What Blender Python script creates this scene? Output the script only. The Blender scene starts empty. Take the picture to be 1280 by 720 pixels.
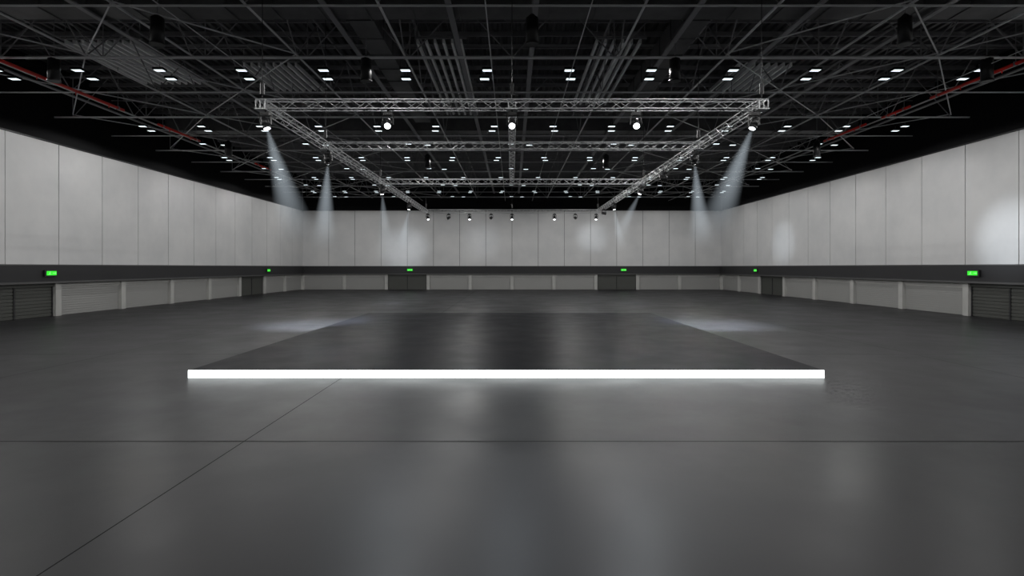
import bpy, math, random, bmesh
from mathutils import Vector, Matrix
random.seed(7)
S = bpy.context.scene
S.view_settings.view_transform = 'Standard'
S.view_settings.look = 'None'

F = 670.0; HOR = 334.0; CH = 4.0
HW = 37.5; D = 96.0; YB = -20.0; WT = 14.1; RT = 20.5

# ---------------------------------------------------------------- materials
def mat(name, col, rough=0.5, metal=0.0, spec=0.5, emis=None, estr=0.0):
    m = bpy.data.materials.new(name); m.use_nodes = True
    b = m.node_tree.nodes['Principled BSDF']
    b.inputs['Base Color'].default_value = (*col, 1)
    b.inputs['Roughness'].default_value = rough
    b.inputs['Metallic'].default_value = metal
    b.inputs['Specular IOR Level'].default_value = spec
    if emis:
        b.inputs['Emission Color'].default_value = (*emis, 1)
        b.inputs['Emission Strength'].default_value = estr
    return m

def noisy(m, c1, c2, scale, r1=None, r2=None, detail=6, stretch=(1, 1, 1), bump=0.0, lo=0.35, hi=0.65):
    nt = m.node_tree; N = nt.nodes; L = nt.links
    b = N['Principled BSDF']
    tc = N.new('ShaderNodeTexCoord'); mp = N.new('ShaderNodeMapping')
    mp.inputs['Scale'].default_value = stretch
    no = N.new('ShaderNodeTexNoise'); no.inputs['Scale'].default_value = scale
    no.inputs['Detail'].default_value = detail; no.inputs['Roughness'].default_value = 0.6
    cr = N.new('ShaderNodeValToRGB')
    cr.color_ramp.elements[0].position = lo; cr.color_ramp.elements[1].position = hi
    cr.color_ramp.elements[0].color = (*c1, 1); cr.color_ramp.elements[1].color = (*c2, 1)
    L.new(tc.outputs['Object'], mp.inputs[0]); L.new(mp.outputs[0], no.inputs['Vector'])
    L.new(no.outputs['Fac'], cr.inputs[0]); L.new(cr.outputs[0], b.inputs['Base Color'])
    if r1 is not None:
        mr = N.new('ShaderNodeMapRange')
        mr.inputs['From Min'].default_value = lo; mr.inputs['From Max'].default_value = hi
        mr.inputs['To Min'].default_value = r1; mr.inputs['To Max'].default_value = r2
        L.new(no.outputs['Fac'], mr.inputs['Value']); L.new(mr.outputs[0], b.inputs['Roughness'])
    if bump:
        bp = N.new('ShaderNodeBump'); bp.inputs['Strength'].default_value = bump
        L.new(no.outputs['Fac'], bp.inputs['Height']); L.new(bp.outputs[0], b.inputs['Normal'])
    return m

M_floor = noisy(mat('polished_concrete', (.05, .05, .053), .4, spec=.14), (.0190, .0190, .0212), (.0255, .0255, .0278), .35, .34, .42, 8)
M_joint = mat('floor_joint_sealant', (.010, .010, .011), .7, spec=.05)
M_panel = noisy(mat('white_wall_panel', (.7, .7, .7), .42, spec=.35), (.585, .59, .595), (.67, .67, .67), .22, detail=4)
M_gap = mat('panel_gap', (.10, .10, .10), .8)
M_band = mat('dark_fascia', (.030, .030, .032), .5, spec=.3)
M_band2 = mat('fascia_lip', (.08, .08, .08), .5)
M_post = noisy(mat('lower_wall_paint', (.4, .4, .4), .6), (.42, .42, .405), (.48, .48, .46), .6)
M_shut = mat('pale_shutter', (.35, .35, .34), .5)
M_dshut = mat('dark_shutter', (.070, .073, .066), .5)
M_dark = mat('upper_wall_black', (.018, .018, .019), .8, spec=.05)
M_deck = mat('roof_deck', (.09, .09, .093), .42, metal=.4)
M_steel = mat('roof_steel', (.74, .75, .76), .5, metal=.1)
M_steel2 = mat('roof_steel_dark', (.28, .28, .29), .5, metal=.1)
M_duct = noisy(mat('duct_sheet', (.03, .03, .032), .5, metal=.3), (.09, .09, .092), (.13, .13, .132), .8)
M_lit_rib = mat('lit_rib_slats', (.95, .96, .96), .4)  # near-white colour stands in for lamp light caught on the deck ribs
M_red = mat('red_pipe', (.98, .03, .02), .45)
M_alu = mat('truss_aluminium', (.52, .53, .54), .42, metal=.3)
M_blk = mat('black_fixture', (.015, .015, .016), .4)
M_lens = mat('lamp_lens', (.9, .9, .9), .3, emis=(.93, .97, 1), estr=8)
M_down = mat('downlight_panel', (.9, .9, .9), .3, emis=(.82, .95, 1), estr=1.6)
M_led = mat('led_strip', (.9, .9, .9), .4, emis=(.94, 1, 1), estr=2.2)
M_stage = noisy(mat('stage_vinyl', (.02, .021, .024), .5, spec=.028), (.0060, .0064, .0092), (.0078, .0083, .0112), .6, .36, .42)
M_green = mat('exit_green', (.02, .5, .02), .4, emis=(.05, .9, .04), estr=.8)
M_white = mat('exit_white', (.5, .9, .5), .4, emis=(.3, 1, .3), estr=.6)

# ---------------------------------------------------------------- mesh builder
class MB:
    def __init__(s): s.v = []; s.f = []; s.mi = []; s.mats = []; s.sm = []
    def m(s, mt):
        if mt not in s.mats: s.mats.append(mt)
        return s.mats.index(mt)
    def quad(s, pts, mt):
        o = len(s.v); s.v += [tuple(p) for p in pts]; s.f.append(tuple(range(o, o + len(pts)))); s.mi.append(s.m(mt)); s.sm.append(False)
    def box(s, x0, x1, y0, y1, z0, z1, mt):
        o = len(s.v)
        s.v += [(x0, y0, z0), (x1, y0, z0), (x1, y1, z0), (x0, y1, z0), (x0, y0, z1), (x1, y0, z1), (x1, y1, z1), (x0, y1, z1)]
        for f in [(0, 3, 2, 1), (4, 5, 6, 7), (0, 1, 5, 4), (1, 2, 6, 5), (2, 3, 7, 6), (3, 0, 4, 7)]:
            s.f.append(tuple(o + i for i in f)); s.mi.append(s.m(mt)); s.sm.append(False)
    def tube(s, p, q, r, mt, n=6, r2=None, caps=True):
        p = Vector(p); q = Vector(q); d = (q - p)
        if d.length < 1e-6: return
        d.normalize(); a = d.orthogonal().normalized(); b = d.cross(a)
        r2 = r if r2 is None else r2; o = len(s.v)
        for c, rr in ((p, r), (q, r2)):
            for i in range(n):
                t = 2 * math.pi * (i + .5) / n
                s.v.append(tuple(c + a * (rr * math.cos(t)) + b * (rr * math.sin(t))))
        k = s.m(mt)
        for i in range(n):
            j = (i + 1) % n
            s.f.append((o + i, o + j, o + n + j, o + n + i)); s.mi.append(k); s.sm.append(n > 8)
        if caps:
            s.f.append(tuple(o + i for i in reversed(range(n)))); s.mi.append(k); s.sm.append(False)
            s.f.append(tuple(o + n + i for i in range(n))); s.mi.append(k); s.sm.append(False)
    def lathe(s, prof, mt, n=32):
        """closed surface of revolution about Z; prof = [(r,z)...] ends on r=0"""
        k = s.m(mt); rings = []
        for (r, z) in prof:
            if r == 0:
                rings.append([len(s.v)]); s.v.append((0, 0, z))
            else:
                rings.append(list(range(len(s.v), len(s.v) + n)))
                for i in range(n):
                    t = 2 * math.pi * i / n; s.v.append((r * math.cos(t), r * math.sin(t), z))
        for A, B_ in zip(rings[:-1], rings[1:]):
            for i in range(n):
                j = (i + 1) % n
                if len(A) == 1: f = (A[0], B_[i], B_[j])
                elif len(B_) == 1: f = (A[i], B_[0], A[j])
                else: f = (A[i], B_[i], B_[j], A[j])
                s.f.append(f); s.mi.append(k); s.sm.append(False)
    def obj(s, name, parent=None, loc=None, recalc=False):
        me = bpy.data.meshes.new(name); me.from_pydata(s.v, [], s.f)
        for mt in s.mats: me.materials.append(mt)
        me.polygons.foreach_set('material_index', s.mi)
        me.polygons.foreach_set('use_smooth', s.sm); me.update()
        if recalc:
            bm = bmesh.new(); bm.from_mesh(me)
            bmesh.ops.recalc_face_normals(bm, faces=bm.faces[:]); bm.to_mesh(me); bm.free()
        ob = bpy.data.objects.new(name, me); S.collection.objects.link(ob)
        if parent: ob.parent = parent
        if loc: ob.location = loc
        return ob

# ---------------------------------------------------------------- floor
b = MB()
b.box(-HW - .6, HW + .6, YB - .6, D + .6, -.3, 0, M_floor)
J = 12.3
for yy in [J * i for i in range(-1, 8)]:
    b.quad([(-HW, yy - .02, .003), (HW, yy - .02, .003), (HW, yy + .02, .003), (-HW, yy + .02, .003)], M_joint)
for xx in [-J * 2.5, -J * 1.5, -J / 2, J * 1.5, J * 2.5]:
    b.quad([(xx - .013, YB, .003), (xx + .013, YB, .003), (xx + .013, D, .003), (xx - .013, D, .003)], M_joint)
b.obj('floor')

# ---------------------------------------------------------------- walls
def build_wall(name, length, pitch, bays, dark_bays, xf, u0=0.0):
    b = MB()
    def bx(ua, ub, na, nb, za, zb, mt):
        P = [xf(u, n, z) for u in (ua, ub) for n in (na, nb) for z in (za, zb)]
        xs = [p[0] for p in P]; ys = [p[1] for p in P]; zs = [p[2] for p in P]
        b.box(min(xs), max(xs), min(ys), max(ys), min(zs), max(zs), mt)
    bx(0, length, -.6, -.06, 4.1, RT, M_dark)
    bx(0, length, -.055, -.02, 4.2, WT, M_gap)
    n = int(math.ceil(length / pitch))
    for i in range(n):
        a = i * pitch; c = min(length, a + pitch)
        bx(a + .035, c - .035, -.03, .05, 4.22, WT, M_panel)
    bx(0, length, -.05, .10, WT, WT + .12, M_band)
    bx(0, length, -.6, .32, 2.78, 4.2, M_band)
    bx(0, length, .32, .36, 2.70, 2.86, M_band2)
    bx(0, length, .32, .35, 4.12, 4.2, M_band2)
    bx(0, length, -.6, -.35, 0, 2.78, M_post)
    doors = []
    for (ua, ub) in bays:
        bx(ua - .28, ua + .28, -.35, .12, 0, 2.78, M_post)
        bx(ua + .28, ub - .28, -.35, -.05, 2.42, 2.78, M_post if (ua, ub) not in dark_bays else M_dshut)
        doors.append((ua + .28, ub - .28, (ua, ub) in dark_bays))
    bx(length - .2, length, -.35, .05, 0, 2.78, M_post)
    w = b.obj(name)
    return doors

door_n = [0]
def build_door(ua, ub, dark, xf):
    door_n[0] += 1
    b = MB(); mt = M_dshut if dark else M_shut
    def bx(ua, ub, na, nb, za, zb, mt):
        P = [xf(u, n, z) for u in (ua, ub) for n in (na, nb) for z in (za, zb)]
        xs = [p[0] for p in P]; ys = [p[1] for p in P]; zs = [p[2] for p in P]
        b.box(min(xs), max(xs), min(ys), max(ys), min(zs), max(zs), mt)
    ua += .01; ub -= .01
    bx(ua, ub, -.33, -.2, 0.002, 2.41, mt)
    nsl = 9 if dark else 12
    for i in range(nsl):
        z = .02 + i * 2.36 / nsl
        bx(ua + .1, ub - .1, -.2, -.15, z + .03, z + 2.36 / nsl - .04, mt)
    if dark:
        um = (ua + ub) / 2
        bx(um - .07, um + .07, -.2, -.1, 0.002, 2.41, M_band)
        bx(ua, ua + .1, -.2, -.1, 0.002, 2.41, M_band); bx(ub - .1, ub, -.2, -.1, 0.002, 2.41, M_band)
    else:
        bx(ua, ub, -.2, -.12, 2.28, 2.41, M_post)
    b.obj('door_%d' % door_n[0])

xl = lambda u, n, z: (-HW + n, D - u, z)
xr = lambda u, n, z: (HW - n, D - u, z)
xb = lambda u, n, z: (-HW + u, D - n, z)
xf_ = lambda u, n, z: (-HW + u, YB + n, z)
B = 7.4; LEN = D - YB
sb = [(i * B, min((i + 1) * B, LEN)) for i in range(int(math.ceil(LEN / B)))]
sd = [sb[2], sb[7], sb[12]]
for nm, fx in (('wall_left', xl), ('wall_right', xr)):
    for d in build_wall(nm, LEN, 4.7, sb, sd, fx): build_door(*d, fx)
bb = [(i * 7.5, (i + 1) * 7.5) for i in range(10)]
for nm, fx in (('wall_back', xb), ('wall_front', xf_)):
    for d in build_wall(nm, 2 * HW, 75 / 16, bb, [bb[2], bb[7]], fx): build_door(*d, fx)

# ---------------------------------------------------------------- ceiling (corrugated deck)
b = MB()
b.box(-HW - .6, HW + .6, YB - .6, D + .6, RT + .1, RT + .3, M_dark)
x = -HW; p = .62
while x < HW:
    zs = [(0, RT), (.2, RT), (.28, RT - .16), (.52, RT - .16), (.62, RT)]
    for (a, za), (c, zc) in zip(zs[:-1], zs[1:]):
        b.quad([(x + a, YB, za), (x + a, D, za), (x + c, D, zc), (x + c, YB, zc)], M_deck)
    x += p
b.obj('ceiling')

# ---------------------------------------------------------------- roof truss structure
ZB = 16.3; ZT = 19.6
b = MB()
ys = [12.7 + 6.25 * i for i in range(-5, 14)]
ys = [y for y in ys if YB + 1 < y < D - .5]
xs = [-36 + 6 * i for i in range(13)]
for i, y in enumerate(ys):
    main = i % 2 == 0
    r = .08 if main else .055
    b.tube((-HW, y, ZB), (HW, y, ZB), r, M_steel)
    b.tube((-HW, y, ZT), (HW, y, ZT), r, M_steel2)
    if main:
        for j, x in enumerate(xs[:-1]):
            b.tube((x, y, ZB), (x + 3, y, ZT), .04, M_steel2)
            b.tube((x + 3, y, ZT), (x + 6, y, ZB), .04, M_steel2)
            b.tube((x, y, ZB), (x, y, ZT), .035, M_steel2)
for x in [-31, -25, -18.8, -12.6, -6.3, 6.3, 12.6, 18.8, 25, 31]:
    b.tube((x, YB, ZB + .12), (x, D, ZB + .12), .065, M_steel)
    b.tube((x, YB, ZT + .12), (x, D, ZT + .12), .08, M_steel2)
    for y0, y1 in zip(ys[:-1], ys[1:]):
        ym = (y0 + y1) / 2
        b.tube((x, y0, ZB + .1), (x, ym, ZT), .04, M_steel2)
        b.tube((x, ym, ZT), (x, y1, ZB + .1), .04, M_steel2)
for i in range(0, len(ys) - 2, 2):
    y0, y1 = ys[i], ys[i + 2]
    for x0, x1 in ((-36, -25), (-25, -12.6), (12.6, 25), (25, 36)):
        b.tube((x0, y0, ZB + .2), (x1, y1, ZB + .2), .04, M_steel)
        b.tube((x1, y0, ZB + .25), (x0, y1, ZB + .25), .04, M_steel)
y = YB + 1
while y < D:
    b.box(-HW, HW, y - .05, y + .05, RT - .5, RT - .18, M_steel2); y += 2.08
for x in [-34, -22, -9.5, -3.2, 1.2, 9.5, 15.5, 22, 34]:
    b.box(x - .15, x + .15, YB, D, 17.2, 17.28, M_steel2)
for x in (-1.2, 3.6, -16, 28):
    b.tube((x, YB, 15.9), (x, D, 15.9), .03, M_steel)
b.obj('roof_truss_structure')

def lit_ribs(x0, x1, y0, y1, z=19.0, mt=None):  # added pale slats imitating bright streaks of lit deck corrugation
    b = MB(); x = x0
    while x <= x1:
        b.box(x - .07, x + .07, y0, y1, z, z + .28, mt or M_lit_rib); x += .55
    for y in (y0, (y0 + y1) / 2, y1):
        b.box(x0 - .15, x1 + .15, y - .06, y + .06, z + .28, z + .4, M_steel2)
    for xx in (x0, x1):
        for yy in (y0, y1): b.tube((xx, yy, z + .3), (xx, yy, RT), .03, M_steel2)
    b.obj('lit_deck_ribs')
lit_ribs(-6.0, -3.0, 34, 50, 18.2); lit_ribs(5.4, 8.4, 34, 47, 18.2)
lit_ribs(-30, -25, 36, 44); lit_ribs(17, 21, 40, 46)
lit_ribs(-20, -16, 40, 46)

def duct(name, boxes):
    b = MB()
    for (x0, x1, y0, y1, z0, z1) in boxes:
        b.box(x0, x1, y0, y1, z0, z1, M_duct)
        if (x1 - x0) > (y1 - y0):
            x = x0
            while x <= x1:
                b.box(x - .03, x + .03, y0 - .05, y1 + .05, z0 - .05, z1 + .05, M_duct); x += 2.4
        else:
            y = y0
            while y <= y1:
                b.box(x0 - .05, x1 + .05, y - .03, y + .03, z0 - .05, z1 + .05, M_duct); y += 2.4
        for xx in (x0 + .3, x1 - .3):
            for yy in (y0 + .3, y1 - .3):
                b.tube((xx, yy, z1), (xx, yy, RT - .1), .02, M_steel2)
    b.obj(name)
duct('air_duct', [(-34, 34, 27.6, 29.0, 17.4, 18.7)])
duct('air_duct', [(-34, 34, 52.6, 54.0, 17.4, 18.7)])
duct('air_duct', [(-9, -7.6, 29.3, 50, 17.5, 18.6)])
duct('air_duct', [(9.4, 10.8, 29.3, 50, 17.5, 18.6)])
duct('air_duct', [(-24.5, -23, 5, 27, 17.5, 18.6)])
duct('air_duct', [(23, 24.5, 5, 27, 17.5, 18.6)])

for sx, segs in ((-1, [(20, 41), (45, 51), (62, 66)]), (1, [(31, 38), (40, 43), (45, 51)])):
    for a, c in segs:
        b = MB(); x = sx * 29.7
        b.tube((x, a, 16.0), (x, c, 16.0), .10, M_red, 10)
        for yy in (a + .6, c - .6):
            b.tube((x, yy, 16.05), (x, yy, RT - .3), .02, M_steel2)
            b.box(x - .12, x + .12, yy - .04, yy + .04, 15.88, 16.12, M_steel2)
        y = a + 1.5
        while y < c - .5:
            b.tube((x, y, 15.95), (x, y, 15.75), .03, M_red, 8); y += 3
        b.obj('sprinkler_pipe')

def pendant(x, y, z):
    b = MB()
    b.tube((x, y, z), (x, y, z + 1.25), .31, M_blk, 20)
    b.tube((x, y, z - .06), (x, y, z + .02), .34, M_band, 20)
    b.tube((x, y, z + 1.25), (x, y, z + 1.45), .27, M_blk, 20, r2=.1)
    b.tube((x, y, z + 1.4), (x, y, RT - .1), .025, M_steel2)
    b.obj('pendant_speaker')
for px in (-17.6, 1.0, 19.5): pendant(px, 26.6, 15.1)
for px in (-27, -8.6, 9.6, 28): pendant(px, 31.6, 15.0)
for px in (-27, 29): pendant(px, 51, 14.6)
for px in (-9, 10): pendant(px, 57, 14.6)

# ceiling downlights
b = MB(); DZ = 16.0
def fix(x, y, w=.28, d=.17):
    b.box(x - w - .04, x + w + .04, y - d - .04, y + d + .04, DZ, DZ + .14, M_blk)
    b.quad([(x - w, y - d, DZ - .004), (x - w, y + d, DZ - .004), (x + w, y + d, DZ - .004), (x + w, y - d, DZ - .004)], M_down)
    b.tube((x, y, DZ + .14), (x, y, ZB + .1), .02, M_steel2, 4)
rows = [32.7 - 26, 19.7, 32.7, 45.7, 58.7, 71.7, 84.7]
fxs = [-31.5 + 5 * i for i in range(14)]
for y in rows:
    for x in fxs:
        fix(x, y); fix(x + (.25 if x > 0 else -.25), y + 1.5)
for y in (52.2, 65.2, 78.2, 91.0):
    for x in fxs[::2]:
        fix(x + 1.4, y); fix(x + 3.2, y + .5)
b.obj('ceiling_downlights')

# ---------------------------------------------------------------- box truss
def truss(b, p, q, s=.42, r=.026, step=.6):
    p = Vector(p); q = Vector(q); d = q - p; L = d.length; d.normalize()
    side = d.cross(Vector((0, 0, 1))).normalized() * (s / 2); up = Vector((0, 0, s / 2))
    cs = [side + up, -side + up, -side - up, side - up]
    for c in cs: b.tube(p + c, q + c, r, M_alu, 6)
    n = max(2, int(round(L / step)))
    for i in range(n):
        a = p + d * (L * i / n); e = p + d * (L * (i + 1) / n)
        for k in range(4):
            c0, c1 = cs[k], cs[(k + 1) % 4]
            if i % 2: c0, c1 = c1, c0
            b.tube(a + c0, e + c1, r * .55, M_alu, 4, caps=False)
    for k in range(4):
        for t in (p, q): b.tube(t + cs[k], t + cs[(k + 1) % 4], r, M_alu, 6)
TZ = 11.5; TY = [24.8, 33.2, 47.0, 72.0]; TX = 11.55
b = MB()
for y in TY[:3]: truss(b, (-TX, y, TZ), (TX, y, TZ))
truss(b, (-TX, TY[3], TZ), (TX, TY[3], TZ), step=.9)
for sx in (-1, 1):
    truss(b, (sx * TX, TY[0] - .2, TZ), (sx * TX, TY[3] + .2, TZ), step=.65)
truss(b, (0, TY[0], TZ - .02), (0, TY[2], TZ - .02), s=.34)
for x in (-TX, 0, TX):
    for y in TY:
        b.tube((x, y, TZ + .2), (x, y, RT - .1), .018, M_blk, 5)
        b.tube((x, y, TZ + .5), (x, y, TZ + 1.0), .10, M_blk, 8)
        b.box(x - .26, x + .26, y - .26, y + .26, TZ - .25, TZ - .21, M_alu)
b.obj('lighting_truss')

# ---------------------------------------------------------------- haze beam material
TAN = .175
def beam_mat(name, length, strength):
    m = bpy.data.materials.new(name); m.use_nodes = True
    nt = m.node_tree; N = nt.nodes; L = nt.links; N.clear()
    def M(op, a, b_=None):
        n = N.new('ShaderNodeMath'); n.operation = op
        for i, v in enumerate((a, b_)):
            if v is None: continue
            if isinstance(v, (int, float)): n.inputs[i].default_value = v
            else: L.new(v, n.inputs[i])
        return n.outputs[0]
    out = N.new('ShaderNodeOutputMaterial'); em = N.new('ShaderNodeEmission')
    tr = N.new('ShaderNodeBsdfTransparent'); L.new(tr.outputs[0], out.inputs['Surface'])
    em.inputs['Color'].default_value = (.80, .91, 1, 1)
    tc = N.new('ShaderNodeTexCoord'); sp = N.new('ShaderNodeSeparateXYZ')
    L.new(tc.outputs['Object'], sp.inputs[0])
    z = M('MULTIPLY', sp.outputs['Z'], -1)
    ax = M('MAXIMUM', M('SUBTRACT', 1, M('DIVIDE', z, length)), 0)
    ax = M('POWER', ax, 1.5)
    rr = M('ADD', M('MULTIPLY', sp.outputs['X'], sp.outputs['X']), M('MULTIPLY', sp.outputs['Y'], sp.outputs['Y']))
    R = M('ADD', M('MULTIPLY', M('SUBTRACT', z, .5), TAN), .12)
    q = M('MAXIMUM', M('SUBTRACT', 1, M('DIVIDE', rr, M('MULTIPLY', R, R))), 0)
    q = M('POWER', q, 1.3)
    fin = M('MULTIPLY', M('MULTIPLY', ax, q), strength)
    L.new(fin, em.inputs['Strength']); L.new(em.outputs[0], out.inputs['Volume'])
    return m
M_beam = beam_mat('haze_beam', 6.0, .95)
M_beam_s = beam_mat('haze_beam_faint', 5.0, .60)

def spotlight(x, y, aim, power, beam=None, ang=26, z=None, blend=.7, L=6.0):
    z = TZ - .85 if z is None else z
    root = bpy.data.objects.new('stage_spotlight', None); S.collection.objects.link(root)
    root.location = (x, y, z)
    b = MB()
    b.box(-.2, .2, -.14, .14, .36, .50, M_blk)
    b.box(-.26, -.22, -.06, .06, -.05, .38, M_blk); b.box(.22, .26, -.06, .06, -.05, .38, M_blk)
    b.box(-.26, .26, -.06, .06, .33, .37, M_blk)
    b.tube((0, 0, .5), (0, 0, .66), .05, M_blk, 10)
    b.obj('yoke', root)
    h = MB()
    h.tube((0, 0, .22), (0, 0, .30), .12, M_blk, 18, r2=.08)
    h.tube((0, 0, -.12), (0, 0, .22), .17, M_blk, 18)
    h.tube((0, 0, -.26), (0, 0, -.12), .20, M_blk, 18, r2=.17)
    h.tube((0, 0, -.275), (0, 0, -.262), .14, M_lens, 18)
    h.tube((-.22, 0, 0), (.22, 0, 0), .04, M_blk, 10)
    hd = h.obj('head', root)
    d = Vector(aim).normalized()
    q = (-d).to_track_quat('Z', 'Y')
    hd.rotation_mode = 'QUATERNION'; hd.rotation_quaternion = q
    if power:
        ld = bpy.data.lights.new('lamp', 'SPOT'); ld.energy = power; ld.spot_size = math.radians(ang); ld.spot_blend = blend
        ld.color = (.84, .92, 1); ld.shadow_soft_size = .05
        lo = bpy.data.objects.new('lamp', ld); S.collection.objects.link(lo); lo.parent = root
        lo.rotation_mode = 'QUATERNION'; lo.rotation_quaternion = q; lo.location = d * .34
    if beam:
        c = MB()
        R = .12 + (L - .5) * TAN
        c.lathe([(0, -.42), (.10, -.43), (.12, -.5), (.12 + (L - .5) / 2 * TAN, -.5 - (L - .5) / 2), (R, -L), (R * .8, -L - .35), (R * .45, -L - .55), (0, -L - .65)], beam, 32)
        bo = c.obj('haze_beam', root, recalc=True); bo.rotation_mode = 'QUATERNION'; bo.rotation_quaternion = q
    return root

for x in (-5.74, 0, 5.74): spotlight(x, 24.8, (-.02 * x, -1, -.85), 800, None, 80, blend=1)
spotlight(-11.4, 24.8, (.33, -.1, -1), 3000, M_beam)
spotlight(11.2, 24.8, (-.42, -.1, -1), 3000, M_beam)
spotlight(-11.4, 33.2, (-.18, .36, -1), 42000, M_beam, 50, blend=1)
spotlight(11.3, 33.2, (.22, .36, -1), 42000, M_beam, 50, blend=1)
spotlight(-11.4, 47, (.08, 0, -1), 6000, M_beam_s, L=5.0)
spotlight(11.3, 47, (-.5, 0, -1), 6000, M_beam_s, L=5.0)
spotlight(-11.4, 59.5, (-.2, 0, -1), 9000, M_beam_s, blend=1, L=5.0)
spotlight(11.3, 59.5, (.2, 0, -1), 9000, M_beam_s, blend=1, L=5.0)
for x, ax, az in ((-11.3, .3, -1), (-5.7, 0, -1), (0, 0, -1), (5.7, 0, -1), (11.3, -.1, -1)):
    spotlight(x, 72, (ax, -.3, az), 1800, None)
def aim_at(x, y, tgt, power, ang):
    spotlight(x, y, Vector(tgt) - Vector((x, y, TZ - .85)), power, None, ang, blend=1)
aim_at(-8.5, 72, (-19.3, D, 7.2), 7000, 22)
aim_at(8.5, 72, (14.3, D, 9.3), 4500, 16)
aim_at(-2.8, 72, (-5.5, D, 8.5), 1800, 20)
aim_at(11.3, 66, (HW, 74, 7.3), 8000, 16)
aim_at(11.3, 40, (HW, 40.2, 6.0), 13000, 17)

# ---------------------------------------------------------------- stage platform
SY0, SY1, SX0, SX1, SZ = 19.3, 43.6, -11.67, 11.25, .285
st = bpy.data.objects.new('stage_platform', None); S.collection.objects.link(st)
b = MB()
b.box(SX0 + .02, SX1 - .02, SY0 + .05, SY1, 0.0, SZ - .02, M_blk)
b.box(SX0 + .02, SX1 - .02, SY0 + .05, SY1, SZ - .02, SZ, M_stage)
b.obj('deck', st)
b = MB()
b.box(SX0, SX1, SY0, SY0 + .05, 0.004, SZ + .004, M_led)
b.obj('led_edge_strip', st)

# ---------------------------------------------------------------- exit signs
def exit_sign(pos, nrm):
    b = MB()
    b.box(-.62, .62, -.0, .12, -.27, .27, M_blk)
    b.box(-.46, .46, -.012, .0, -.17, .17, M_green)
    b.box(.12, .34, -.02, -.012, -.02, .02, M_white)
    b.quad([(.34, -.02, -.08), (.42, -.02, 0), (.34, -.02, .08)], M_white)
    b.tube((-.14, -.02, .10), (-.14, -.012, .10), .03, M_white, 10)
    b.quad([(-.20, -.02, .06), (-.22, -.02, -.03), (-.15, -.02, -.03), (-.12, -.02, .06)], M_white)
    b.quad([(-.22, -.02, -.03), (-.32, -.02, -.12), (-.28, -.02, -.13), (-.18, -.02, -.03)], M_white)
    b.quad([(-.19, -.02, -.03), (-.12, -.02, -.13), (-.08, -.02, -.11), (-.15, -.02, -.03)], M_white)
    o = b.obj('exit_sign'); o.location = pos
    o.rotation_euler = (0, 0, nrm)
sz = 3.52
for y in (43.1, 81.6):
    exit_sign((-HW + .36 + .12, y, sz), math.radians(90))
    exit_sign((HW - .36 - .12, y, sz), math.radians(-90))
for x in (-18.2, 19.9):
    exit_sign((x, D - .36 - .12, sz), 0)

# ---------------------------------------------------------------- hall lighting (lamps at the downlights)
for y in (-6.3, 6.7, 19.7, 32.7, 45.7, 58.7, 71.7, 84.7):
    for x in (-31.5, -21.5, -6.5, 8.5, 18.5, 28.5):
        ld = bpy.data.lights.new('hall_lamp', 'SPOT'); ld.energy = (1050 if x > 28 else 800) * (.8 if (y > 55 and abs(x) > 25) else 1)
        ld.spot_size = math.radians(172); ld.spot_blend = .15; ld.shadow_soft_size = .12
        ld.color = (1, .99, .975)
        lo = bpy.data.objects.new('hall_lamp', ld); S.collection.objects.link(lo); lo.location = (x, y, DZ - .2)

w = bpy.data.worlds.new('world'); S.world = w; w.use_nodes = True
w.node_tree.nodes['Background'].inputs[0].default_value = (.02, .02, .022, 1)

# ---------------------------------------------------------------- camera
cd = bpy.data.cameras.new('camera'); cam = bpy.data.objects.new('camera', cd); S.collection.objects.link(cam)
cd.sensor_width = 36; cd.sensor_fit = 'HORIZONTAL'; cd.lens = F / 1280 * 36
cd.shift_y = -(360 - HOR) / 1280
cd.clip_end = 500
cam.location = (0, 0, CH); cam.rotation_euler = (math.radians(90), 0, 0)
S.camera = cam
